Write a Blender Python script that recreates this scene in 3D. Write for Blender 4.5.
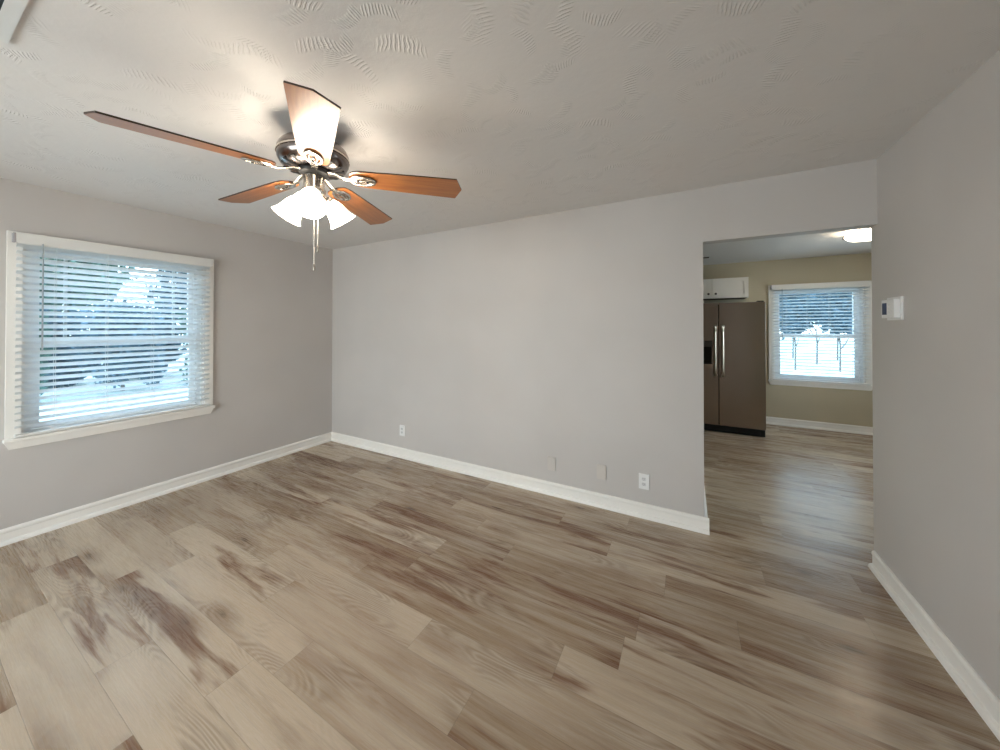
import bpy, bmesh, math, random
from mathutils import Vector, Matrix
PI = math.pi
SC = bpy.context.scene
COL = SC.collection
for _o in list(bpy.data.objects): bpy.data.objects.remove(_o)

# ------------------------------------------------------------ camera, world, exposure
F_PX = 342.79
cam_d = bpy.data.cameras.new('camera'); cam = bpy.data.objects.new('camera', cam_d); COL.objects.link(cam)
cam_d.sensor_width = 36; cam_d.sensor_fit = 'HORIZONTAL'; cam_d.lens = 36 * F_PX / 1000
cam_d.shift_x = 0; cam_d.shift_y = (323.84 - 375) / 1000
cam_d.clip_start = .02; cam_d.clip_end = 300
cam.location = (4.0, -2.83, 1.452)
cam.rotation_euler = (math.radians(90 + 0.44), 0, math.radians(28.657))
SC.camera = cam

W = bpy.data.worlds.new('overcast_sky'); SC.world = W; W.use_nodes = True
wn = W.node_tree; wn.nodes.clear()
def wnode(t, **k):
    n = wn.nodes.new(t)
    for a, b in k.items(): setattr(n, a, b)
    return n
tc = wnode('ShaderNodeTexCoord'); sp = wnode('ShaderNodeSeparateXYZ'); wn.links.new(tc.outputs['Generated'], sp.inputs[0])
rp = wnode('ShaderNodeValToRGB'); wn.links.new(sp.outputs['Z'], rp.inputs[0])
rp.color_ramp.elements[0].position = 0; rp.color_ramp.elements[0].color = (.76, .92, 1, 1)
rp.color_ramp.elements[1].position = .6; rp.color_ramp.elements[1].color = (.50, .74, 1, 1)
bg = wnode('ShaderNodeBackground'); bg.inputs['Strength'].default_value = 4.2
wo = wnode('ShaderNodeOutputWorld')
wn.links.new(rp.outputs[0], bg.inputs[0]); wn.links.new(bg.outputs[0], wo.inputs[0])

SC.view_settings.view_transform = 'Standard'; SC.view_settings.look = 'None'
SC.view_settings.exposure = 0.9; SC.view_settings.gamma = 1; SC.view_settings.use_curve_mapping = False
SC.cycles.use_denoising = True
SC.cycles.max_bounces = 10; SC.cycles.diffuse_bounces = 6; SC.cycles.transparent_max_bounces = 16
SC.cycles.sample_clamp_indirect = 6
SC.cycles.caustics_reflective = False; SC.cycles.caustics_refractive = False

LAMP = 19.0          # emission of the fan's glass shades
KLAMP = 14.0         # emission of the kitchen bowl

def area(name, loc, rot, sx, sy, power=0, color=(1, 1, 1), portal=False):
    d = bpy.data.lights.new(name, 'AREA'); d.shape = 'RECTANGLE'; d.size = sx; d.size_y = sy
    d.energy = power; d.color = color
    if portal: d.cycles.is_portal = True
    o = bpy.data.objects.new(name, d); COL.objects.link(o); o.location = loc; o.rotation_euler = rot
    return o
area('window_portal', (-.16, -1.835, 1.35), (0, math.radians(-90), 0), 1.5, 1.15, portal=True)
area('kitchen_window_portal', (5.62, 3.76, 1.35), (math.radians(-90), 0, 0), 1.15, 1.5, portal=True)
# added fill light outside an unseen, made-up window behind the camera
area('rear_fill_light', (1.85, -5.40, 1.2), (math.radians(90), 0, 0), 2.2, 1.6, power=80, color=(1.0, .925, .85))
area('kitchen_side_fill_light', (7.60, 1.9, 1.5), (0, math.radians(90), 0), 1.5, 1.5, power=26, color=(.98, .97, .95))  # added fill to brighten the kitchen, behind an invented side window

# ------------------------------------------------------------ node materials
class M:
    def __init__(s, name):
        s.m = bpy.data.materials.new(name); s.m.use_nodes = True
        s.t = s.m.node_tree; s.t.nodes.clear()
        s.out = s.t.nodes.new('ShaderNodeOutputMaterial')
    def n(s, typ, ins=None, **k):
        nd = s.t.nodes.new(typ)
        for a, b in k.items(): setattr(nd, a, b)
        for a, b in (ins or {}).items(): s.set(nd.inputs[a], b)
        return nd
    def set(s, sock, v):
        if isinstance(v, bpy.types.Node): v = v.outputs[0]
        if isinstance(v, bpy.types.NodeSocket): s.t.links.new(v, sock)
        else:
            if isinstance(v, (tuple, list)) and len(v) == 3 and sock.type == 'RGBA': v = (*v, 1)
            sock.default_value = v
    def math(s, op, a, b=0.0, c=0.0, clamp=False):
        nd = s.n('ShaderNodeMath', operation=op, use_clamp=clamp)
        s.set(nd.inputs[0], a); s.set(nd.inputs[1], b)
        if op in ('MULTIPLY_ADD', 'COMPARE', 'SMOOTH_MIN'): s.set(nd.inputs[2], c)
        return nd.outputs[0]
    def ramp(s, v, lo, hi, a=0.0, b=1.0):
        nd = s.n('ShaderNodeMapRange', interpolation_type='SMOOTHSTEP')
        for i, x in enumerate((v, lo, hi, a, b)): s.set(nd.inputs[i], x)
        return nd.outputs[0]
    def mix(s, f, a, b, mode='MIX'):
        nd = s.n('ShaderNodeMix', data_type='RGBA', blend_type=mode)
        s.set(nd.inputs[0], f); s.set(nd.inputs[6], a); s.set(nd.inputs[7], b)
        return nd.outputs[2]
    def co(s, kind='Object'): return s.n('ShaderNodeTexCoord').outputs[kind]
    def xyz(s, v):
        nd = s.n('ShaderNodeSeparateXYZ'); s.set(nd.inputs[0], v); return nd.outputs
    def vec(s, x, y, z=0.0):
        nd = s.n('ShaderNodeCombineXYZ')
        for i, q in enumerate((x, y, z)): s.set(nd.inputs[i], q)
        return nd.outputs[0]
    def noise(s, v, scale=5.0, detail=3.0, rough=.5, dist=0.0):
        nd = s.n('ShaderNodeTexNoise', {'Vector': v, 'Scale': scale, 'Detail': detail, 'Roughness': rough, 'Distortion': dist})
        return nd.outputs[0]
    def bump(s, h, strength=.3, dist=.01):
        return s.n('ShaderNodeBump', {'Strength': strength, 'Distance': dist, 'Height': h}).outputs[0]
    def pbr(s, **k):
        nd = s.n('ShaderNodeBsdfPrincipled')
        for a, b in k.items(): s.set(nd.inputs[a.replace('_', ' ')], b)
        s.set(s.out.inputs[0], nd); return s.m

def paint(name, c, rough=.55, bump=.10, scale=260):
    m = M(name); co = m.co()
    v = m.noise(co, scale, 2); big = m.noise(co, 1.3, 2)
    col = m.mix(m.ramp(big, .3, .7), tuple(x * .97 for x in c), tuple(min(1, x * 1.03) for x in c))
    return m.pbr(Base_Color=col, Roughness=rough, Normal=m.bump(v, bump, .002), Specular_IOR_Level=.35)
def metal(name, c, rough=.3, streak=False):
    m = M(name); co = m.co()
    if streak:
        x, y, z = m.xyz(co); nz = m.noise(m.vec(m.math('MULTIPLY', x, 3), m.math('MULTIPLY', y, 3), m.math('MULTIPLY', z, 300)), 1, 3)
    else: nz = m.noise(co, 90, 2)
    return m.pbr(Base_Color=c, Metallic=1.0, Roughness=m.ramp(nz, .2, .8, rough * .93, rough * 1.07))
def plain(name, c, rough=.4, spec=.5):
    m = M(name); nz = m.noise(m.co(), 60, 2)
    return m.pbr(Base_Color=c, Roughness=m.ramp(nz, .2, .8, rough * .92, rough * 1.08), Specular_IOR_Level=spec)

def floor_material():
    m = M('oak_look_vinyl_planks')
    x, y, z = m.xyz(m.co())
    PW, PL = .178, 1.22
    yy = m.math('DIVIDE', m.math('ADD', y, 10.03), PW); row = m.math('FLOOR', yy); fy = m.math('FRACT', yy)
    wr = m.n('ShaderNodeTexWhiteNoise', {'W': row}, noise_dimensions='1D').outputs[0]
    xx = m.math('ADD', m.math('DIVIDE', m.math('ADD', x, 10.0), PL), m.math('MULTIPLY', wr, 7.0))
    colm = m.math('FLOOR', xx); fx = m.math('FRACT', xx)
    wn2 = m.n('ShaderNodeTexWhiteNoise', {'Vector': m.vec(colm, row, 3.0)}, noise_dimensions='3D')
    r1 = wn2.outputs[0]; rc = m.xyz(wn2.outputs[1])
    offx = m.math('MULTIPLY', rc[0], 40.0); offy = m.math('MULTIPLY', rc[1], 40.0); offz = m.math('MULTIPLY', rc[2], 9.0)
    def pv(sx, sy): return m.vec(m.math('ADD', m.math('MULTIPLY', x, sx), offx), m.math('ADD', m.math('MULTIPLY', y, sy), offy), offz)
    # knots
    vor = m.n('ShaderNodeTexVoronoi', {'Vector': pv(1.7, 5.2), 'Scale': 1.0, 'Randomness': 1.0})
    kd = vor.outputs['Distance']; kr = m.xyz(vor.outputs['Color'])[0]
    knot_on = m.math('GREATER_THAN', kr, .30)
    wob = m.noise(pv(9, 26), 1, 3)
    kdw = m.math('ADD', kd, m.math('MULTIPLY', m.math('SUBTRACT', wob, .5), .12))
    knot = m.math('MULTIPLY', m.ramp(kdw, .03, .13, 1, 0), knot_on)
    halo = m.math('MULTIPLY', m.ramp(kdw, .05, .42, 1, 0), knot_on)
    # cathedral grain: contour lines of a stretched field pulled around the knots
    fld = m.noise(pv(.75, 5.2), 1, 1.5, .45, .3)
    fld = m.math('ADD', fld, m.math('MULTIPLY', halo, .09))
    ring = m.math('ADD', m.math('MULTIPLY', m.math('SINE', m.math('MULTIPLY', fld, 190.0)), .5), .5)
    ringmask = m.ramp(m.noise(pv(1.5, 3.4), 1, 2), .50, .62)
    fine = m.noise(pv(5, 150), 1, 5, .65)
    mid = m.noise(pv(1.5, 24), 1, 4, .55)
    brown = m.ramp(m.noise(pv(1.25, 9.5), 1, 4, .58, .35), .47, .63)
    cloudy = m.noise(pv(.9, 2.6), 1, 3)
    tone = m.math('ADD', m.math('MULTIPLY', r1, .52), m.math('MULTIPLY', cloudy, .48))
    c = m.mix(m.ramp(tone, .22, .78), (.285, .198, .124), (.55, .45, .34))
    c = m.mix(m.math('MULTIPLY', m.ramp(mid, .35, .65), .40), c, (.63, .545, .44))
    bs = m.math('MULTIPLY', brown, m.ramp(rc[1], .15, .75, .18, .92))
    c = m.mix(bs, c, (.18, .088, .046))
    c = m.mix(m.math('MULTIPLY', halo, .62), c, (.20, .12, .07))
    c = m.mix(m.math('MULTIPLY', knot, .78), c, (.075, .045, .028))
    c = m.mix(m.math('MULTIPLY', m.math('MULTIPLY', ring, ringmask), .26), c, (.56, .48, .39))
    c = m.mix(m.math('MULTIPLY', m.math('MULTIPLY', m.math('SUBTRACT', 1.0, ring), ringmask), .34), c, (.16, .105, .07))
    c = m.mix(m.math('MULTIPLY', m.ramp(fine, .42, .66), .26), c, (.155, .11, .078))
    ex = m.math('MULTIPLY', m.math('MINIMUM', fx, m.math('SUBTRACT', 1.0, fx)), PL)
    ey = m.math('MULTIPLY', m.math('MINIMUM', fy, m.math('SUBTRACT', 1.0, fy)), PW)
    seam = m.ramp(m.math('MINIMUM', ex, ey), .0004, .0020, 1, 0)
    c = m.mix(m.math('MULTIPLY', seam, .32), c, (.10, .075, .055))
    h = m.math('SUBTRACT', m.math('ADD', m.math('MULTIPLY', fine, .35), m.math('MULTIPLY', ring, .15)), m.math('MULTIPLY', seam, 1.2))
    rgh = m.ramp(fine, .3, .7, .23, .33)
    return m.pbr(Base_Color=c, Roughness=rgh, Normal=m.bump(h, .22, .0015), Specular_IOR_Level=.5)

def ceiling_material():
    m = M('brush_textured_ceiling_paint'); co = m.co(); x, y, z = m.xyz(co)
    hs = None
    w1 = m.math('SUBTRACT', m.noise(co, 5.0, 2), .5)
    for k, (sc_, off) in enumerate(((4.0, 3.1), (4.9, 11.7), (5.8, 23.3))):
        vx = m.math('ADD', m.math('MULTIPLY', x, sc_), off); vy = m.math('ADD', m.math('MULTIPLY', y, sc_), off * 2)
        vor = m.n('ShaderNodeTexVoronoi', {'Vector': m.vec(vx, vy, 0.0), 'Scale': 1.0}, voronoi_dimensions='2D')
        px, py, pz = m.xyz(vor.outputs['Position']); rx, ry, rz = m.xyz(vor.outputs['Color'])
        dx = m.math('SUBTRACT', vx, px); dy = m.math('SUBTRACT', vy, py)
        an = m.math('MULTIPLY', rx, 6.28); ca = m.math('COSINE', an); sa = m.math('SINE', an)
        u = m.math('ADD', m.math('MULTIPLY', dx, ca), m.math('MULTIPLY', dy, sa))
        v = m.math('SUBTRACT', m.math('MULTIPLY', dy, ca), m.math('MULTIPLY', dx, sa))
        v = m.math('ADD', m.math('ADD', v, m.math('MULTIPLY', m.math('MULTIPLY', u, u), 1.1)), m.math('MULTIPLY', w1, .35))
        ph = m.math('ADD', m.math('MULTIPLY', u, 100.0), m.math('MULTIPLY', m.math('MULTIPLY', u, v), 60.0))
        wv = m.math('SINE', m.math('ADD', ph, m.math('MULTIPLY', m.noise(co, 17, 2), 9.0)))
        wv = m.ramp(wv, -.3, .9)
        env = m.math('MULTIPLY', m.ramp(m.math('ABSOLUTE', v), .05, .14, 1, 0), m.ramp(m.math('ABSOLUTE', u), .18, .42, 1, 0))
        t = m.math('MULTIPLY', m.math('MULTIPLY', wv, env), m.ramp(ry, .22, .42))
        hs = t if hs is None else m.math('MAXIMUM', hs, t)
    h = m.math('ADD', hs, m.math('MULTIPLY', m.noise(co, 30, 4, .6), .5))
    h = m.math('ADD', h, m.math('MULTIPLY', m.noise(co, 2.2, 2), 2.5))
    return m.pbr(Base_Color=(.73, .712, .70), Roughness=.7, Normal=m.bump(h, .46, .004), Specular_IOR_Level=.25)

def wood_material(name, c1, c2, axis=0):
    m = M(name); x, y, z = m.xyz(m.co())
    n1 = m.noise(m.vec(m.math('MULTIPLY', x, 3), m.math('MULTIPLY', y, 45), z), 1, 4, .6)
    c = m.mix(m.ramp(n1, .3, .7), c1, c2)
    return m.pbr(Base_Color=c, Roughness=.34, Coat_Weight=.5, Coat_Roughness=.27, Normal=m.bump(n1, .06, .001))

def shade_glass(name, e, col):
    m = M(name)
    lw = m.n('ShaderNodeLayerWeight', {'Blend': .35})
    st = m.ramp(lw.outputs['Facing'], 0, 1, e, e * .75)
    return m.pbr(Base_Color=(.9, .88, .84), Roughness=.25, Emission_Color=col, Emission_Strength=st)

def pane_glass():
    m = M('clear_window_glass')
    g = m.n('ShaderNodeBsdfGlossy', {'Roughness': .02}); t = m.n('ShaderNodeBsdfTransparent', {'Color': (.93, .97, .98)})
    fr = m.n('ShaderNodeFresnel', {'IOR': 1.45})
    nz = m.noise(m.co(), 2.0, 1)
    mx = m.n('ShaderNodeMixShader'); m.set(mx.inputs[0], m.math('MULTIPLY', fr, m.ramp(nz, 0, 1, .85, 1.0))); m.set(mx.inputs[1], t); m.set(mx.inputs[2], g)
    m.set(m.out.inputs[0], mx); return m.m

def slat_material():
    m = M('white_vinyl_slat')
    nz = m.noise(m.co(), 40, 2)
    c = m.mix(nz, (.80, .80, .79), (.86, .86, .85))
    p = m.n('ShaderNodeBsdfPrincipled', {'Base Color': c, 'Roughness': .4})
    tr = m.n('ShaderNodeBsdfTranslucent', {'Color': (.93, .96, .98)})
    mx = m.n('ShaderNodeMixShader', {0: .60}); m.set(mx.inputs[1], p); m.set(mx.inputs[2], tr)
    m.set(m.out.inputs[0], mx); return m.m

def leaf_material(name, c1, c2):
    m = M(name)
    nz = m.noise(m.co(), 1.6, 3)
    c = m.mix(m.ramp(nz, .35, .65), c1, c2)
    p = m.n('ShaderNodeBsdfPrincipled', {'Base Color': c, 'Roughness': .55})
    tr = m.n('ShaderNodeBsdfTranslucent', {'Color': c})
    mx = m.n('ShaderNodeMixShader', {0: .3}); m.set(mx.inputs[1], p); m.set(mx.inputs[2], tr)
    m.set(m.out.inputs[0], mx); return m.m

def ground_material():
    m = M('pale_dry_lawn'); co = m.co()
    n1 = m.noise(co, .35, 5, .6); n2 = m.noise(co, 9, 4, .7)
    c = m.mix(m.ramp(n1, .35, .65), (.34, .38, .34), (.48, .51, .48))
    c = m.mix(m.math('MULTIPLY', m.ramp(n2, .45, .7), .3), c, (.32, .36, .24))
    return m.pbr(Base_Color=c, Roughness=.9, Normal=m.bump(n2, .5, .03))

MAT = dict(
    wall=paint('greige_wall_paint', (.545, .517, .50)),
    kwall=paint('lamp_tinted_kitchen_wall', (.47, .415, .305)),  # yellow of the warm kitchen lamp is mixed into this wall colour
    ceil=ceiling_material(), floor=floor_material(),
    trim=paint('white_trim_paint', (.86, .835, .80), .33, .03),
    vinyl=plain('white_window_vinyl', (.82, .83, .84), .35),
    slat=slat_material(), glass=pane_glass(),
    valance=plain('white_blind_valance', (.74, .73, .71), .4),
    cord=plain('white_cord', (.78, .80, .80), .7), wand=plain('grey_plastic_wand', (.35, .38, .40), .3),
    bracket=plain('grey_bracket_plastic', (.36, .34, .36), .4),
    pewter=metal('dark_pewter_metal', (.24, .21, .20), .24), nickel=metal('brushed_nickel', (.66, .61, .55), .26),
    shade=shade_glass('lit_frosted_glass', LAMP, (1.0, .87, .70)), kshade=shade_glass('lit_kitchen_glass', KLAMP, (1, .84, .62)),
    blade=wood_material('cherry_wood_blade', (.27, .085, .020), (.39, .145, .036)),
    bladeedge=plain('dark_blade_edge', (.045, .02, .012), .4),
    steel=metal('brushed_stainless_steel', (.33, .275, .235), .24, True), handle=metal('satin_steel_handle', (.50, .44, .37), .32),
    black=plain('black_plastic', (.010, .010, .010), .5, .3), cabinet=paint('white_cabinet_lacquer', (.80, .77, .73), .4, .02),
    bronze=metal('dark_bronze', (.10, .08, .07), .35),
    plate=paint('plate_grey_paint', (.575, .535, .50), .4, .02),
    plastic=plain('white_switch_plastic', (.80, .80, .80), .3), slot=plain('dark_slot', (.03, .03, .03), .5),
    lcd=plain('blue_grey_screen', (.07, .095, .17), .12), ventw=plain('white_vent_enamel', (.72, .72, .71), .4),
    ventd=plain('dark_duct_interior', (.02, .022, .025), .8),
    bark=paint('grey_bark', (.11, .095, .085), .9, .8, 12),
    leafa=leaf_material('blue_green_leaves', (.055, .12, .10), (.11, .20, .16)),
    leafb=leaf_material('sky_tinted_leaves', (.05, .10, .13), (.11, .18, .23)), ground=ground_material(),  # leafb has the blue of sky light put into the leaf colour
    ext=plain('pale_exterior_siding', (.5, .5, .5), .7),
)

# ------------------------------------------------------------ mesh helpers
def box(bm, x0, x1, y0, y1, z0, z1, bevel=0.0, M_=None):
    r = bmesh.ops.create_cube(bm, size=1)
    vs = r['verts']
    for v in vs:
        v.co = Vector(((v.co.x + .5) * (x1 - x0) + x0, (v.co.y + .5) * (y1 - y0) + y0, (v.co.z + .5) * (z1 - z0) + z0))
    if bevel:
        es = list({e for v in vs for e in v.link_edges})
        r2 = bmesh.ops.bevel(bm, geom=es, offset=bevel, segments=2, affect='EDGES', profile=.6)
        vs = list({v for f in r2['faces'] for v in f.verts} | {v for v in vs if v.is_valid})
    if M_ is not None:
        for v in vs: v.co = M_ @ v.co
    return vs
def lathe(bm, prof, seg=40, M_=None, cap0=True, cap1=True):
    rings = []
    for r, z in prof:
        rings.append([bm.verts.new(((r * math.cos(2 * PI * i / seg)), r * math.sin(2 * PI * i / seg), z)) for i in range(seg)])
    for a, b in zip(rings, rings[1:]):
        for i in range(seg): bm.faces.new((a[i], a[(i + 1) % seg], b[(i + 1) % seg], b[i]))
    if cap0: bm.faces.new(rings[0][::-1])
    if cap1: bm.faces.new(rings[-1])
    if M_ is not None:
        for r in rings:
            for v in r: v.co = M_ @ v.co
def tube(bm, pts, rad, seg=10, closed=False, flat=None):
    pts = [Vector(p) for p in pts]; n = len(pts); rings = []
    for i, p in enumerate(pts):
        if closed: d = (pts[(i + 1) % n] - pts[i - 1]).normalized()
        else: d = (pts[min(i + 1, n - 1)] - pts[max(i - 1, 0)]).normalized()
        up = Vector((0, 0, 1)) if abs(d.z) < .95 else Vector((1, 0, 0))
        a = d.cross(up).normalized(); b = a.cross(d).normalized()
        r = rad[i] if isinstance(rad, (list, tuple)) else rad
        ra, rb = (r, r) if flat is None else (r * flat[0], r * flat[1])
        rings.append([bm.verts.new(p + a * ra * math.cos(2 * PI * k / seg) + b * rb * math.sin(2 * PI * k / seg)) for k in range(seg)])
    for i in range(n if closed else n - 1):
        A, B = rings[i], rings[(i + 1) % n]
        for k in range(seg): bm.faces.new((A[k], A[(k + 1) % seg], B[(k + 1) % seg], B[k]))
    if not closed: bm.faces.new(rings[0][::-1]); bm.faces.new(rings[-1])
def prism(bm, outline, z0, z1, M_=None):
    a = [bm.verts.new((x, y, z0)) for x, y in outline]; b = [bm.verts.new((x, y, z1)) for x, y in outline]
    bm.faces.new(a[::-1]); bm.faces.new(b); n = len(a)
    for i in range(n): bm.faces.new((a[i], a[(i + 1) % n], b[(i + 1) % n], b[i]))
    if M_ is not None:
        for v in a + b: v.co = M_ @ v.co
def obj(name, bm, mat, parent=None, smooth=False, mats=None):
    bmesh.ops.recalc_face_normals(bm, faces=bm.faces)
    me = bpy.data.meshes.new(name); bm.to_mesh(me); bm.free()
    for mm in (mats or [mat]): me.materials.append(mm)
    if smooth:
        for p in me.polygons: p.use_smooth = True
        me.set_sharp_from_angle(angle=math.radians(38))
    o = bpy.data.objects.new(name, me); COL.objects.link(o)
    if parent is not None: o.parent = parent
    return o
def thing(name, label, cat, loc=(0, 0, 0), rot=(0, 0, 0), group=None):
    o = bpy.data.objects.new(name, None); COL.objects.link(o)
    o.location = loc; o.rotation_euler = rot; o['label'] = label; o['category'] = cat
    if group: o['group'] = group
    return o
def struct(o, label=None):
    o['kind'] = 'structure'
    if label: o['label'] = label
    return o
def B(*a, **k):
    bm = bmesh.new(); box(bm, *a, **k); return bm

def panel_with_holes(us, vs, holes, d0, d1, plane):
    """A wall as one connected mesh: cells of the grid us x vs minus the holes (u0,u1,v0,v1); plane maps (u,v,d) to xyz."""
    for h in holes:
        us = sorted(set(us) | {h[0], h[1]}); vs = sorted(set(vs) | {h[2], h[3]})
    us = sorted(set(us)); vs = sorted(set(vs))
    def full(i, j):
        if i < 0 or j < 0 or i >= len(us) - 1 or j >= len(vs) - 1: return False
        u, v = (us[i] + us[i + 1]) / 2, (vs[j] + vs[j + 1]) / 2
        return not any(h[0] < u < h[1] and h[2] < v < h[3] for h in holes)
    bm = bmesh.new(); cache = {}
    def V(u, v, d):
        k = (round(u, 5), round(v, 5), round(d, 5))
        if k not in cache: cache[k] = bm.verts.new(plane(u, v, d))
        return cache[k]
    for i in range(len(us) - 1):
        for j in range(len(vs) - 1):
            if not full(i, j): continue
            a, b, c, e = us[i], us[i + 1], vs[j], vs[j + 1]
            for d in (d0, d1): bm.faces.new([V(a, c, d), V(b, c, d), V(b, e, d), V(a, e, d)])
            if not full(i - 1, j): bm.faces.new([V(a, c, d0), V(a, e, d0), V(a, e, d1), V(a, c, d1)])
            if not full(i + 1, j): bm.faces.new([V(b, c, d0), V(b, e, d0), V(b, e, d1), V(b, c, d1)])
            if not full(i, j - 1): bm.faces.new([V(a, c, d0), V(b, c, d0), V(b, c, d1), V(a, c, d1)])
            if not full(i, j + 1): bm.faces.new([V(a, e, d0), V(b, e, d0), V(b, e, d1), V(a, e, d1)])
    return bm

# ------------------------------------------------------------ room shell
H = 2.44; R = 4.984; T = .10; YR = -5.2; KY = 3.6; KX = 7.4; JX = 4.10; HD = 2.055
FL = struct(obj('floor', B(-.15, KX + .15, YR - .15, KY + .15, -.12, 0), MAT['floor']))
CE = struct(obj('ceiling', B(-.15, KX + .15, YR - .15, KY + .15, H, H + .12), MAT['ceil']))
WIN = (-2.34, -1.33, .70, 2.03)          # hole of the living room window (y0,y1,z0,z1)
KWIN = (5.13, 6.11, .665, 2.0)
RFILL_WIN = (.75, 2.95, .40, 2.0)  # hole for the unseen rear window, added to let the fill in
struct(obj('wall_left', panel_with_holes([YR, 1.2], [0, H], [WIN], -.15, 0, lambda u, v, d: (d, u, v)), MAT['wall']))
struct(obj('wall_back', panel_with_holes([0, R], [0, H], [(JX, R + .01, -.01, HD)], 0, T, lambda u, v, d: (u, d, v)), MAT['wall']))
struct(obj('wall_passage', B(JX - .115, JX, T, 1.3, 0, H), MAT['kwall']))
struct(obj('wall_right', B(R, R + .12, YR, .08, 0, H), MAT['wall']))
struct(obj('wall_rear', panel_with_holes([0, R + .12], [0, H], [RFILL_WIN], YR - .15, YR, lambda u, v, d: (u, d, v)), MAT['wall']))
struct(obj('wall_kitchen_back', panel_with_holes([2.6, KX], [0, H], [KWIN], KY, KY + .15, lambda u, v, d: (u, d, v)), MAT['kwall']))
struct(obj('wall_kitchen_left', B(2.48, 2.6, 1.3, KY, 0, H), MAT['kwall']))
struct(obj('wall_kitchen_closet', B(2.48, JX - .115, 1.2, 1.3, 0, H), MAT['kwall']))
SFILL_WIN = (1.15, 2.65, .75, 2.1)  # hole for an unseen kitchen window, added for its fill light
struct(obj('wall_kitchen_right', panel_with_holes([0, KY], [0, H], [SFILL_WIN], KX, KX + .15, lambda u, v, d: (d, u, v)), MAT['kwall']))
struct(obj('wall_kitchen_front', B(R + .12, KX, 0, T, 0, H), MAT['kwall']))

BBP = [(0, 0), (.031, 0), (.0305, .009), (.027, .018), (.021, .024), (.0125, .0265), (.0115, .030), (.0115, .074), (.0145, .080), (.0155, .088), (.0140, .096), (.0075, .104), (0, .105)]
def baseboard(name, p0, p1, nrm):
    p0, p1, nrm = Vector(p0), Vector(p1), Vector(nrm)
    bm = bmesh.new()
    A = [bm.verts.new(p0 + nrm * a + Vector((0, 0, b))) for a, b in BBP]; C = [bm.verts.new(p1 + nrm * a + Vector((0, 0, b))) for a, b in BBP]
    bm.faces.new(A); bm.faces.new(C[::-1])
    for i in range(len(A)): bm.faces.new((A[i], A[(i + 1) % len(A)], C[(i + 1) % len(A)], C[i]))
    return struct(obj(name, bm, MAT['trim']))
baseboard('baseboard_left', (0, YR, 0), (0, 0, 0), (1, 0, 0))
baseboard('baseboard_back', (0, 0, 0), (JX + .03, 0, 0), (0, -1, 0))
baseboard('baseboard_passage', (JX, 0, 0), (JX, 1.3, 0), (1, 0, 0))
baseboard('baseboard_right', (R, YR, 0), (R, .068, 0), (-1, 0, 0))
baseboard('baseboard_rear', (0, YR, 0), (R, YR, 0), (0, 1, 0))
baseboard('baseboard_kitchen', (2.6, KY, 0), (KX, KY, 0), (0, -1, 0))

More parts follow.
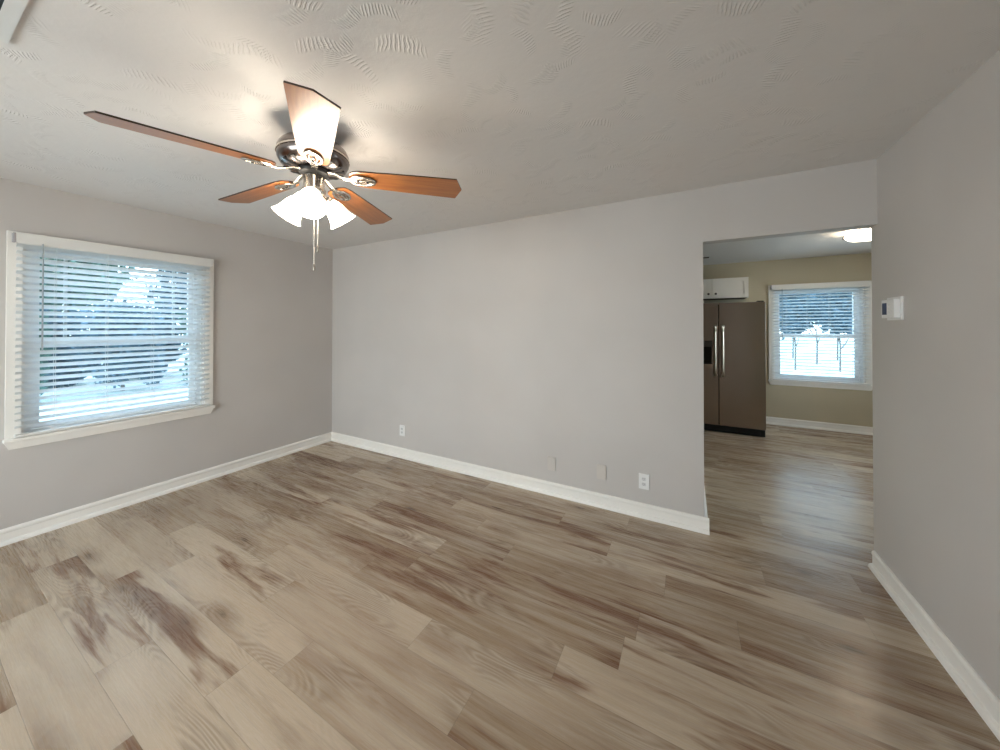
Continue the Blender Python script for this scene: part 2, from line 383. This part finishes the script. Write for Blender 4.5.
# ------------------------------------------------------------ windows
def window(name, u0, u1, z0, z1, plane, muntins=True, mid=None, extra=False):
    """double-hung window; plane(u, d, z): d=0 room face of wall, positive to the outside."""
    root = bpy.data.objects.new(name, None); COL.objects.link(root); struct(root)
    def pb(bm, a, b, d0, d1, c, e, bevel=0):
        vs = box(bm, a, b, d0, d1, c, e, bevel)
        for v in vs: v.co = Vector(plane(v.co.x, v.co.y, v.co.z))
    if mid is None: mid = z0 + (z1 - z0) * .475
    # frame that lines the hole
    bm = bmesh.new()
    for d in ((u0, u0 + .045, z0, z1), (u1 - .045, u1, z0, z1), (u0 + .045, u1 - .045, z1 - .03, z1), (u0 + .045, u1 - .045, z0, z0 + .03)):
        pb(bm, d[0], d[1], .035, .13, d[2], d[3])
    obj('window_frame', bm, MAT['vinyl'], root)
    for k, (a, b, dd) in enumerate(((mid - .018, z1 - .03, .100), (z0 + .03, mid + .022, .066))):
        bm = bmesh.new(); g = .04
        pb(bm, u0 + .045, u0 + .045 + g, dd, dd + .03, a, b); pb(bm, u1 - .045 - g, u1 - .045, dd, dd + .03, a, b)
        pb(bm, u0 + .045 + g, u1 - .045 - g, dd, dd + .03, b - (.04), b); pb(bm, u0 + .045 + g, u1 - .045 - g, dd, dd + .03, a, a + .04)
        s = obj('sash', bm, MAT['vinyl'], root)
        bm = bmesh.new(); pb(bm, u0 + .045 + g, u1 - .045 - g, dd + .013, dd + .017, a + .04, b - .04)
        obj('pane', bm, MAT['glass'], s)
        if extra and k == 0:
            bm = bmesh.new()
            for q in (.205, .82): 
                uu = u0 + (u1 - u0) * q; pb(bm, uu - .009, uu + .009, dd + .02, dd + .03, a + .04, b - .04)
            obj('muntin', bm, MAT['vinyl'], s)
    # casing, stool, apron
    cw = .065
    bm = bmesh.new()
    prof = [(-cw, 0), (-cw, -.018), (-cw + .012, -.021), (-.012, -.016), (0, -.012), (0, .0)]
    def jamb(ua, ub):
        pb(bm, ua, ub, -.018, 0, z0 - .001, z1 + cw, .003)
    jamb(u0 - cw, u0); jamb(u1, u1 + cw)
    pb(bm, u0, u1, -.018, 0, z1, z1 + cw, .003)
    obj('casing', bm, MAT['trim'], root)
    bm = bmesh.new(); pb(bm, u0, u0 + .012, 0, .036, z0, z1); pb(bm, u1 - .012, u1, 0, .036, z0, z1); pb(bm, u0 + .012, u1 - .012, 0, .036, z1 - .012, z1)
    obj('jamb_liner', bm, MAT['trim'], root)
    bm = bmesh.new(); pb(bm, u0 - cw - .008, u1 + cw + .010, -.042, -.0005, z0 - .024, z0, .005); pb(bm, u0 + .0005, u1 - .0005, -.0005, .036, z0 - .024, z0)
    obj('window_sill', bm, MAT['trim'], root)
    bm = bmesh.new()
    ua, ub = u0 - cw, u1 + cw; zt = z0 - .024; zb = zt - .052
    o_ = [(ua - .004, zt), (ub + .004, zt), (ub - .016, zb), (ua + .016, zb)]
    va = [bm.verts.new(plane(u, 0, z)) for u, z in o_]; vb = [bm.verts.new(plane(u, -.024 if i < 2 else -.014, z)) for i, (u, z) in enumerate(o_)]
    bm.faces.new(va); bm.faces.new(vb[::-1])
    for i in range(4): bm.faces.new((va[i], va[(i + 1) % 4], vb[(i + 1) % 4], vb[i]))
    obj('apron', bm, MAT['trim'], root)
    return root
pl_left = lambda u, d, z: (-d, u, z)
pl_kit = lambda u, d, z: (u, KY + d, z)
pl_rear = lambda u, d, z: (u, YR - d, z)
window('window_1', *WIN, pl_left, mid=1.335, extra=True)
window('window_2', *KWIN, pl_kit, mid=1.31)
window('added_side_window', *SFILL_WIN, lambda u, d, z: (KX + d, u, z))  # added window, out of view, framing the kitchen side fill
window('added_rear_window', RFILL_WIN[0], RFILL_WIN[1], RFILL_WIN[2], RFILL_WIN[3], pl_rear)  # added window, out of view, framing the rear fill

def blind(name, label, u0, u1, ztop, zbot, plane, tilt, cords, wand_u, off=.030, width=.05):
    root = thing(name, label, 'blind', plane((u0 + u1) / 2, -off, ztop))
    inv = Matrix.Translation(-Vector(root.location))
    def pb(bm, a, b, d0, d1, c, e, bevel=0):
        vs = box(bm, a, b, d0, d1, c, e, bevel)
        for v in vs: v.co = Vector(plane(v.co.x, v.co.y, v.co.z)) - Vector(root.location)
    bm = bmesh.new(); pb(bm, u0, u1, -off - .032, -off - .024, ztop - .072, ztop, .002)
    pb(bm, u0 - .004, u0 + .004, -off - .032, -.018, ztop - .072, ztop, .001) if False else None
    obj('valance', bm, MAT['valance'], root)
    bm = bmesh.new(); pb(bm, u0 + .006, u1 - .006, -off - .022, -.019, ztop - .052, ztop - .006); obj('headrail', bm, MAT['valance'], root)
    for a, b in ((u0 - .014, u0 - .001), (u1 + .001, u1 + .014)):
        bm = bmesh.new(); pb(bm, a, b, -off - .030, -.0185, ztop - .066, ztop - .004, .002); obj('bracket', bm, MAT['bracket' if a < u0 else 'valance'], root)
    # slats: one panel of tilted, slightly crowned strips
    bm = bmesh.new(); pitch = .0455; z = ztop - .085; s0 = math.sin(tilt); c0 = math.cos(tilt)
    rnd = random.Random(7)
    while z > zbot + .045:
        t = tilt + rnd.uniform(-.03, .03)
        pts = []
        for q in (-1, -.35, .35, 1):
            w = q * width / 2; crown = .0022 * (1 - q * q)
            # inner edge (towards the room) up
            pts.append((-off - .0 - w * math.cos(t), z + w * math.sin(t) + crown))
        th = .0026
        top = pts; bot = [(a, b - th) for a, b in pts]
        loop = top + bot[::-1]
        A = [bm.verts.new(Vector(plane(u0 + .003, a, b)) - Vector(root.location)) for a, b in loop]
        C = [bm.verts.new(Vector(plane(u1 - .003, a, b)) - Vector(root.location)) for a, b in loop]
        bm.faces.new(A); bm.faces.new(C[::-1])
        for i in range(len(A)): bm.faces.new((A[i], A[(i + 1) % len(A)], C[(i + 1) % len(A)], C[i]))
        z -= pitch
    obj('slat_panel', bm, MAT['slat'], root)
    bm = bmesh.new(); pb(bm, u0 + .002, u1 - .002, -off - .026, -off + .024, zbot, zbot + .018, .004)
    obj('bottom_rail', bm, MAT['valance'], root)
    for cu in cords:
        bm = bmesh.new()
        for dd in (-off - .0275, -off + .0265):
            tube(bm, [Vector(plane(cu, dd, ztop - .07)) - Vector(root.location), Vector(plane(cu, dd, zbot + .004)) - Vector(root.location)], .0011, 6)
        zz = ztop - .085
        obj('ladder_cord', bm, MAT['cord'], root)
    bm = bmesh.new(); tube(bm, [Vector(plane(wand_u, -off - .040, ztop - .06)) - Vector(root.location), Vector(plane(wand_u, -off - .042, ztop - .80)) - Vector(root.location)], [.004, .0045], 8)
    obj('tilt_wand', bm, MAT['wand'], root, True)
    return root
blind('window_blind', 'wide white slatted blind, half open, over the large left wall window', -2.372, -1.300, 2.085, .705, pl_left, math.radians(32), (-2.205, -1.955, -1.695, -1.44), -2.265)
blind('window_blind', 'white slatted blind, half open, over the far kitchen window right of fridge', 5.10, 6.145, 2.065, .665, pl_kit, math.radians(14), (5.27, 5.50, 5.74, 5.98), 5.215)

# ------------------------------------------------------------ ceiling fan
FX, FY, FZ = 2.357, -1.772, 2.181
fan = thing('ceiling_fan', 'five-bladed ceiling fan with cherry wood blades and three lit glass shades', 'ceiling fan', (FX, FY, H))
def rel(z): return z - H
bm = bmesh.new(); lathe(bm, [(.085, rel(2.4395)), (.088, rel(2.43)), (.080, rel(2.405)), (.070, rel(2.385)), (.060, rel(2.372))], 48)
obj('canopy', bm, MAT['pewter'], fan, True)
bm = bmesh.new(); lathe(bm, [(.06, rel(2.380)), (.100, rel(2.374)), (.132, rel(2.360)), (.152, rel(2.340)), (.161, rel(2.318)), (.161, rel(2.308)), (.156, rel(2.304)), (.156, rel(2.296)),
     (.161, rel(2.292)), (.160, rel(2.278)), (.150, rel(2.258)), (.128, rel(2.242)), (.100, rel(2.236)), (.080, rel(2.235))], 64)
mh = obj('motor_housing', bm, MAT['pewter'], fan, True)
bm = bmesh.new(); lathe(bm, [(.1555, rel(2.3055)), (.1635, rel(2.3045)), (.1635, rel(2.2955)), (.1555, rel(2.2945))], 64)
obj('trim_ring', bm, MAT['nickel'], mh, True)
bm = bmesh.new()
for i in range(15):
    a = 2 * PI * i / 15
    box(bm, .095, .140, -.009, .009, -.0015, .0015, 0, Matrix.Rotation(a, 4, 'Z') @ Matrix.Translation((0, 0, rel(2.2335) + .0)) @ Matrix.Rotation(math.radians(-14), 4, 'Y') @ Matrix.Translation((0, 0, -.022)))
obj('cooling_slot', bm, MAT['black'], mh)
bm = bmesh.new(); lathe(bm, [(.066, rel(2.2348)), (.070, rel(2.228)), (.066, rel(2.216)), (.048, rel(2.208))], 48)
obj('flywheel', bm, MAT['black'], fan, True)
bm = bmesh.new(); lathe(bm, [(.044, rel(2.2078)), (.048, rel(2.200)), (.048, rel(2.146)), (.052, rel(2.140)), (.052, rel(2.126)), (.046, rel(2.112))], 40)
obj('switch_housing', bm, MAT['nickel'], fan, True)
bm = bmesh.new(); lathe(bm, [(.044, rel(2.1118)), (.048, rel(2.106)), (.048, rel(2.082)), (.036, rel(2.066)), (.016, rel(2.054)), (.009, rel(2.038)), (.012, rel(2.032)), (.004, rel(2.024))], 40)
obj('light_fitter', bm, MAT['nickel'], fan, True)
A0 = math.radians(254.97)
TILT = math.radians(12)
RT, RR = .738, .180
out = [(RR, -.046), (RR + .012, -.056), (RR + .05, -.064), (.44, -.074), (RT - .030, -.083), (RT, 0), (RT - .030, .083), (.44, .074), (RR + .05, .064), (RR + .012, .056), (RR, .046), (RR - .012, .02), (RR - .012, -.02)]
for k in range(5):
    a = A0 + k * 2 * PI / 5
    # +90deg side of the blade is lower
    MM = Matrix.Translation((0, 0, rel(2.214))) @ Matrix.Rotation(a, 4, 'Z') @ Matrix.Rotation(math.radians(1.7), 4, 'Y') @ Matrix.Rotation(-TILT, 4, 'X')
    bm = bmesh.new(); prism(bm, out, -.0035, .0035)
    bmesh.ops.recalc_face_normals(bm, faces=bm.faces)
    for f in bm.faces:
        if abs(f.normal.z) < .5: f.material_index = 1
    b = obj('blade', bm, None, fan, False, [MAT['blade'], MAT['bladeedge']])
    b.matrix_local = MM
    # blade iron: strap from the flywheel and an open oval medallion under the blade root
    bm = bmesh.new()
    tube(bm, [(.066, 0, .012), (.095, 0, .010), (.125, 0, -.003), (.155, 0, -.0115), (.185, 0, -.0115)], [.014, .012, .011, .012, .014], 10, False, (1.15, .45))
    ring = [(.233 + .058 * math.cos(t), .034 * math.sin(t), -.0105) for t in [2 * PI * i / 32 for i in range(32)]]
    tube(bm, ring, .0075, 8, True, (1, .75))
    tube(bm, [(.180, 0, -.0105), (.288, 0, -.0105)], .0065, 8, False, (1, .7))
    for s in (-1, 1):
        tube(bm, [(.183, 0, -.0105), (.205, s * .015, -.0105), (.245, s * .018, -.0105), (.286, s * .005, -.0105)], .004, 8)
    i_ = obj('blade_iron', bm, MAT['nickel'], fan, True); i_.matrix_local = MM
    for (sx, sy) in ((.210, 0), (.255, .0)):
        bm = bmesh.new(); lathe(bm, [(.0045, -.0200), (.0062, -.0180), (.0062, -.0150), (.003, -.0130)], 12, Matrix.Translation((sx, sy, 0)))
        obj('screw', bm, MAT['bronze'], i_, True)
# three arms with glass bells
SA = math.radians(-39)
for k in range(3):
    a = SA + k * 2 * PI / 3
    rz = Matrix.Rotation(a, 4, 'Z')
    bm = bmesh.new(); tube(bm, [(.040, 0, rel(2.100)), (.052, 0, rel(2.112)), (.062, 0, rel(2.114)), (.070, 0, rel(2.108))], .0085, 10)
    arm = obj('light_arm', bm, MAT['nickel'], fan, True); arm.matrix_local = rz
    ax = Matrix.Translation((.070, 0, rel(2.108))) @ Matrix.Rotation(math.radians(-40), 4, 'Y') @ Matrix.Scale(.95, 4)
    bm = bmesh.new(); lathe(bm, [(.012, .012), (.022, .006), (.026, -.004), (.026, -.016)], 24, rz @ ax, True, True)
    obj('socket_cup', bm, MAT['nickel'], arm, True); COL.objects[-1].matrix_parent_inverse = Matrix()
    COL.objects[-1].matrix_local = rz.inverted()
    bm = bmesh.new()
    po = [(.0262, -.012), (.030, -.020), (.040, -.034), (.0475, -.055), (.052, -.080), (.059, -.104), (.071, -.128), (.076, -.134)]
    pi_ = [(r - .0028, z) for r, z in po[::-1]]
    lathe(bm, po + pi_, 36, ax, False, False)
    s = obj('lamp_shade', bm, MAT['shade'], fan, True); s.matrix_local = rz
# pull chains
for (dx, dy, zb) in ((.032, -.0195, 1.724), (.0419, -.0140, 1.812)):
    bm = bmesh.new(); z = 2.125; i = 0
    tube(bm, [(dx * 1.25, dy * 1.25, rel(2.132)), (dx * 1.6, dy * 1.6, rel(2.105)), (dx * 1.6, dy * 1.6, rel(zb + .03))], .0016, 6)
    z = 2.100
    while z > zb + .032:
        bmesh.ops.create_icosphere(bm, subdivisions=1, radius=.0028, matrix=Matrix.Translation((dx * 1.6, dy * 1.6, rel(z)))); z -= .0085
    c = obj('pull_chain', bm, MAT['nickel'], fan, True)
    bm = bmesh.new(); lathe(bm, [(.002, rel(zb + .034)), (.0045, rel(zb + .028)), (.006, rel(zb + .010)), (.0055, rel(zb + .002)), (.002, rel(zb))], 14, Matrix.Translation((dx * 1.6, dy * 1.6, 0)))
    obj('chain_fob', bm, MAT['nickel'], c, True)

# ------------------------------------------------------------ ceiling vents
def vent(name, label, x0, x1, y0, y1, mx, my, along='x', n=12):
    t = thing(name, label, 'vent', ((x0 + x1) / 2, (y0 + y1) / 2, H))
    cx, cy = (x0 + x1) / 2, (y0 + y1) / 2; hx, hy = (x1 - x0) / 2, (y1 - y0) / 2
    bm = panel_with_holes([-hx, hx], [-hy, hy], [(-hx + mx, hx - mx, -hy + my, hy - my)], -.008, -.0004, lambda u, v, d: (u, v, d))
    bmesh.ops.bevel(bm, geom=[e for e in bm.edges if all(v.co.z < -.006 for v in e.verts) and len(e.link_faces) == 2 and abs(e.calc_face_angle(0)) > 1], offset=.003, segments=2, affect='EDGES')
    obj('vent_frame', bm, MAT['ventw'], t)
    obj('vent_opening', B(-hx + mx, hx - mx, -hy + my, hy - my, -.003, -.0004), MAT['ventd'], t)
    bm = bmesh.new()
    for i in range(n):
        if along == 'x':
            y = -hy + my + (i + .5) * (2 * hy - 2 * my) / n
            box(bm, -hx + mx, hx - mx, -.0007, .0007, -.0028, .0028, 0, Matrix.Translation((0, y, -.0045)) @ Matrix.Rotation(math.radians(40), 4, 'X'))
        else:
            x = -hx + mx + (i + .5) * (2 * hx - 2 * mx) / n
            box(bm, -.0007, .0007, -hy + my, hy - my, -.005, .005, 0, Matrix.Translation((x, 0, -.0045)) @ Matrix.Rotation(math.radians(40), 4, 'Y'))
    obj('louvre', bm, MAT['ventw'] if n > 12 else MAT['bronze'], t)
    return t
vent('ceiling_vent', 'large white framed return air grille on the living room ceiling, cut by photo corner', 1.935, 2.735, -3.15, -2.612, .15, .034, 'x', 16)
vent('ceiling_vent', 'small dark register on the kitchen ceiling above the fridge', 3.98, 4.288, 2.80, 2.93, .012, .012, 'x', 6)

# ------------------------------------------------------------ kitchen ceiling light
kl = thing('ceiling_light', 'lit glass flush ceiling light on the kitchen ceiling near the opening', 'ceiling light', (5.63, 2.06, H))
bm = bmesh.new(); lathe(bm, [(.085, -.0005), (.088, -.008), (.082, -.020), (.06, -.024)], 40); obj('canopy', bm, MAT['nickel'], kl, True)
bm = bmesh.new()
def sqprof(bm, prof, M_=None):
    rings = []
    for r, z in prof:
        c = []
        for i in range(32):
            t = 2 * PI * i / 32; p = 5.0
            q = (abs(math.cos(t)) ** p + abs(math.sin(t)) ** p) ** (-1 / p)
            c.append(bm.verts.new((r * q * math.cos(t), r * q * math.sin(t), z)))
        rings.append(c)
    for a, b in zip(rings, rings[1:]):
        for i in range(32): bm.faces.new((a[i], a[(i + 1) % 32], b[(i + 1) % 32], b[i]))
    bm.faces.new(rings[0][::-1]); bm.faces.new(rings[-1])
sqprof(bm, [(.150, -.030), (.155, -.034), (.150, -.052), (.130, -.078), (.095, -.092), (.03, -.097)])
obj('glass_bowl', bm, MAT['kshade'], kl, True)
for k in range(4):
    a = PI / 4 + k * PI / 2
    bm = bmesh.new(); c_, s_ = math.cos(a), math.sin(a)
    tube(bm, [(.07 * c_, .07 * s_, -.016), (.205 * c_, .205 * s_, -.022), (.212 * c_, .212 * s_, -.040), (.195 * c_, .195 * s_, -.050)], .005, 8)
    obj('retaining_clip', bm, MAT['bronze'], kl, True)

# ------------------------------------------------------------ refrigerator
fr = thing('refrigerator', 'stainless steel side-by-side refrigerator with a black door dispenser', 'refrigerator', (4.43, 2.72, 0))
X0, X1 = -.465, .460; SPL = -.055
obj('cabinet_body', B(X0 + .004, X1 - .004, .062, .86, .03, 1.755, bevel=.006), MAT['black'], fr)
bm = bmesh.new()
hx0, hx1, hz0, hz1 = -.395, -.135, .93, 1.17
bm = panel_with_holes([X0, SPL - .004], [.105, 1.775], [(hx0, hx1, hz0, hz1)], 0, .055, lambda u, v, d: (u, d, v))
dl = obj('freezer_door', bm, MAT['steel'], fr)
bm = bmesh.new(); box(bm, SPL + .004, X1, 0, .055, .105, 1.775, .006); drr = obj('refrigerator_door', bm, MAT['steel'], fr)
bm = bmesh.new(); box(bm, hx0, hx1, .040, .050, hz0, hz1); 
box(bm, hx0, hx0 + .006, .004, .040, hz0, hz1); box(bm, hx1 - .006, hx1, .004, .040, hz0, hz1); box(bm, hx0 + .006, hx1 - .006, .004, .040, hz0, hz0 + .012)
disp = obj('dispenser_recess', bm, MAT['black'], dl)
bm = bmesh.new(); box(bm, hx0 - .008, hx1 + .008, -.006, -.0005, hz1, hz1 + .085, .002); obj('dispenser_panel', bm, plain('dark_grey_panel', (.10, .09, .085), .25), dl)
bm = bmesh.new(); box(bm, hx0 + .10, hx1 - .10, .016, .030, hz0 + .07, hz1 - .05, .004); obj('dispenser_lever', bm, MAT['slot'], dl)
for d_, hx in ((dl, SPL - .042), (drr, SPL + .046)):
    bm = bmesh.new()
    pts = [(hx, -.0005, 1.455), (hx, -.030, 1.462), (hx, -.050, 1.445), (hx, -.058, 1.38), (hx, -.064, 1.12), (hx, -.058, .86), (hx, -.050, .795), (hx, -.030, .778), (hx, -.0005, .785)]
    tube(bm, pts, .019, 12, False, (1.1, .7)); obj('door_handle', bm, MAT['handle'], d_, True)
bm = bmesh.new(); box(bm, X0 + .006, X1 - .006, .020, .060, .012, .098)
for i in range(5): box(bm, X0 + .02, X1 - .05, .012, .022, .020 + i * .015, .027 + i * .015)
obj('toe_grille', bm, MAT['black'], fr)
for sx in (X0 + .04, X1 - .04):
    bm = bmesh.new(); lathe(bm, [(.018, 0), (.02, .004), (.02, .025), (.012, .034)], 20, Matrix.Translation((sx, .045 + .05, 0))); obj('foot', bm, MAT['black'], fr, True)
for sx in (X0 + .05, X1 - .05):
    obj('hinge_cover', B(sx - .035, sx + .035, .01, .10, 1.7755, 1.79, bevel=.004), MAT['black'], fr)

# wall cabinet above the refrigerator
cab = thing('wall_cabinet', 'short white two-door wall cabinet mounted above the refrigerator', 'cabinet', (4.33, KY, 1.875))
CX = .455; D = -.33
obj('cabinet_box', B(-CX, CX, D + .019, -.0005, 0, .30, bevel=.001), MAT['cabinet'], cab)
obj('cabinet_underside', B(-CX + .018, CX - .018, D + .03, -.01, -.004, .0), plain('dark_brown_underside', (.09, .055, .035), .7), cab)  # thin dark brown sheet under the cabinet box
for s in (-1, 1):
    a, b = (-CX + .002, -.006) if s < 0 else (.006, CX - .002)
    bm = bmesh.new(); 
    bm = panel_with_holes([a, b], [.002, .298], [(a + .05, b - .05, .052, .248)], D, D + .0185, lambda u, v, d: (u, d, v))
    dr = obj('cabinet_door', bm, MAT['cabinet'], cab)
    obj('door_panel', B(a + .049, b - .049, D + .009, D + .0175, .051, .249), MAT['cabinet'], dr)
    bm = bmesh.new(); cxk = s * .047
    lathe(bm, [(.006, 0), (.005, .010), (.008, .015), (.015, .020), (.016, .026), (.010, .031)], 18, Matrix.Translation((cxk, D - .0003, .068)) @ Matrix.Rotation(math.radians(90), 4, 'X'))
    obj('knob', bm, MAT['bronze'], dr, True)

# ------------------------------------------------------------ wall plates
def outlet(label, x, z, mat, kind, name='electrical_outlet', w=.074, h=.116):
    t = thing(name, label, 'outlet' if kind == 'duplex' else 'wall plate', (x, 0, z))
    obj('cover_plate', B(-w / 2, w / 2, -.011, -.0003, -h / 2, h / 2, bevel=.0025), mat, t)
    if kind == 'duplex':
        for s in (-1, 1):
            bm = bmesh.new(); o_ = [(.0165 * math.cos(q), max(-.0125, min(.0125, .0165 * math.sin(q)))) for q in [2 * PI * i / 24 for i in range(24)]]
            prism(bm, o_, 0, .002, Matrix.Translation((0, -.011, s * .0195)) @ Matrix.Rotation(math.radians(90), 4, 'X'))
            r = obj('socket', bm, plain('socket_plastic', (.66, .66, .67), .35), t)
            bm = bmesh.new()
            for q in (-.006, .006): box(bm, q - .0011, q + .0011, -.0137, -.0131, s * .0195 - .001, s * .0195 + .008)
            box(bm, -.002, .002, -.0137, -.0131, s * .0195 - .0085, s * .0195 - .005)
            obj('slot', bm, MAT['slot'], r)
        ss = (0,)
    else: ss = (-.042, .042)
    for q in ss:
        bm = bmesh.new(); lathe(bm, [(.003, 0), (.003, .0008), (.0015, .0012)], 12, Matrix.Translation((0, -.0111, q)) @ Matrix.Rotation(math.radians(90), 4, 'X'))
        obj('screw', bm, mat, t, True)
outlet('white duplex outlet low on the back wall, nearest the kitchen opening', 3.706, .272, MAT['plastic'], 'duplex')
outlet('white duplex outlet low on the back wall, nearest the left corner', 1.222, .298, MAT['plastic'], 'duplex')
outlet('blank wall plate painted grey like the back wall, left one of two', 2.966, .265, MAT['plate'], 'blank', 'blank_wall_plate')
outlet('blank wall plate painted grey like the wall, beside the white duplex outlet', 3.388, .279, MAT['plate'], 'blank', 'blank_wall_plate')

# thermostat
th = thing('thermostat', 'white digital thermostat with small dark screen on the right wall', 'thermostat', (R, -.195, 1.548), (0, 0, 0))
obj('wall_base', B(-.008, -.0003, -.075, .075, -.062, .062, bevel=.002), MAT['plastic'], th)
obj('body', B(-.032, -.008, -.062, .070, -.050, .050, bevel=.005), MAT['plastic'], th)
obj('screen', B(-.0335, -.0318, .010, .056, -.032, .032), MAT['lcd'], th)
bm = bmesh.new()
for q in (-.02, 0, .02): box(bm, -.0340, -.0318, -.02, -.006, q - .005, q + .005, .0008)
obj('button', bm, MAT['ventw'], th)

# ------------------------------------------------------------ outdoors
GZ = -.6
def ground():
    bm = bmesh.new()
    n = 24
    vs = [[bm.verts.new((-60 + 130 * i / n, -50 + 140 * j / n, GZ - .02 + .05 * math.sin(i * 1.7 + j * .9))) for j in range(n + 1)] for i in range(n + 1)]
    for i in range(n):
        for j in range(n): bm.faces.new((vs[i][j], vs[i + 1][j], vs[i + 1][j + 1], vs[i][j + 1]))
    o = obj('lawn_ground', bm, MAT['ground']); return struct(o)
ground()
def foliage(seed, rx, rz, zc, n, size):
    rnd = random.Random(seed); bm = bmesh.new()
    cl = [(rnd.uniform(-.6, .6) * rx, rnd.uniform(-.6, .6) * rx, zc + rnd.uniform(-.65, .65) * rz, rnd.uniform(.3, .55)) for _ in range(26)]
    for i in range(n):
        c = rnd.choice(cl); 
        d = Vector((rnd.gauss(0, 1), rnd.gauss(0, 1), rnd.gauss(0, 1))).normalized() * (rnd.random() ** .4)
        p = Vector((c[0] + d.x * rx * c[3], c[1] + d.y * rx * c[3], c[2] + d.z * rz * c[3]))
        u = Vector((rnd.gauss(0, 1), rnd.gauss(0, 1), rnd.gauss(0, 1))).normalized(); v = u.orthogonal().normalized()
        s = size * rnd.uniform(.6, 1.3)
        q = [bm.verts.new(p + u * s), bm.verts.new(p + v * s * .5), bm.verts.new(p - u * s), bm.verts.new(p - v * s * .5)]
        bm.faces.new(q)
    return bm
def tree(label, x, y, rx, rz, zc, seed, mat, n=2600, size=.16, name='leafy_tree', cat='tree'):
    t = thing(name, label, cat, (x, y, GZ))
    rnd = random.Random(seed)
    bm = bmesh.new(); top = zc - rz * .1
    tube(bm, [(0, 0, -.05), (.02 * rx, 0, top * .35), (-.03 * rx, .02 * rx, top * .7), (0, 0, top)], [.04 * rx + .01, .035 * rx + .008, .025 * rx + .006, .01], 8)
    obj('trunk', bm, MAT['bark'], t, True)
    for k in range(5):
        a = k * 1.3 + rnd.random(); z = top * (.35 + .12 * k)
        bm = bmesh.new(); tube(bm, [(0, 0, z), (.3 * rx * math.cos(a), .3 * rx * math.sin(a), z + .18 * rz), (.6 * rx * math.cos(a), .6 * rx * math.sin(a), z + .5 * rz)], [.03 * rx + .01, .02 * rx + .01, .008], 6)
        obj('branch', bm, MAT['bark'], t, True)
    obj('foliage', foliage(seed, rx, rz, zc, n, size), mat, t)
L, K = MAT['leafa'], MAT['leafb']
tree('bushy shrub outside the left window, behind the left third of its blind', -12, -1.3, 1.03, 1.45, 1.35, 1, L, 9000, .085, 'garden_shrub', 'shrub')
tree('bushy shrub outside the left window, behind the middle of its blind', -12.2, 1.1, 1.03, 1.55, 1.45, 2, K, 9000, .085, 'garden_shrub', 'shrub')
tree('bushy shrub outside the left window, behind the right third of its blind', -12, 3.5, 1.03, 1.55, 1.45, 3, L, 9000, .085, 'garden_shrub', 'shrub')
for x, y in ((-15, .0), (-15.2, 2.6), (-15, 5.2)):
    tree('dark leafy shrub in the row behind the nearer shrubs outside the left window', x, y, 1.1, 1.5, 1.4, int(40 + y), K, 7000, .10, 'background_shrub', 'shrub')
for o in COL.objects:
    if o.name.startswith('background_shrub'): o['group'] = 'shrubs in the row behind the nearer ones'
tree('tall tree behind the shrubs outside the left window, left of two there', -18, .9, 1.8, 1.9, 4.0, 4, L, 8000, .13)
tree('tall tree behind the shrubs outside the left window, right of two there', -18.5, 5.3, 1.9, 2.5, 4.6, 5, K, 8000, .13)
KT = 'sky-tinted leafy tree in the tree line beyond the kitchen window blind'; KG = 'trees beyond the kitchen window'
for i, (x, y, rx, rz, zc) in enumerate(((8.45, 18, .66, 1.15, 3.35), (10.01, 18, .66, 1.2, 3.4), (8.18, 21.5, .80, 1.4, 3.6), (10.1, 21.5, .80, 1.35, 3.55), (11.98, 21.5, .80, 1.4, 3.6), (9.94, 25.5, .90, 1.6, 3.9), (12.06, 25.5, .90, 1.6, 3.8))):
    tree(KT, x, y, rx, rz + .27, zc - .36, 20 + i, K, 3400, .12)
for o in COL.objects:
    if o.get('label') == KT: o['group'] = KG
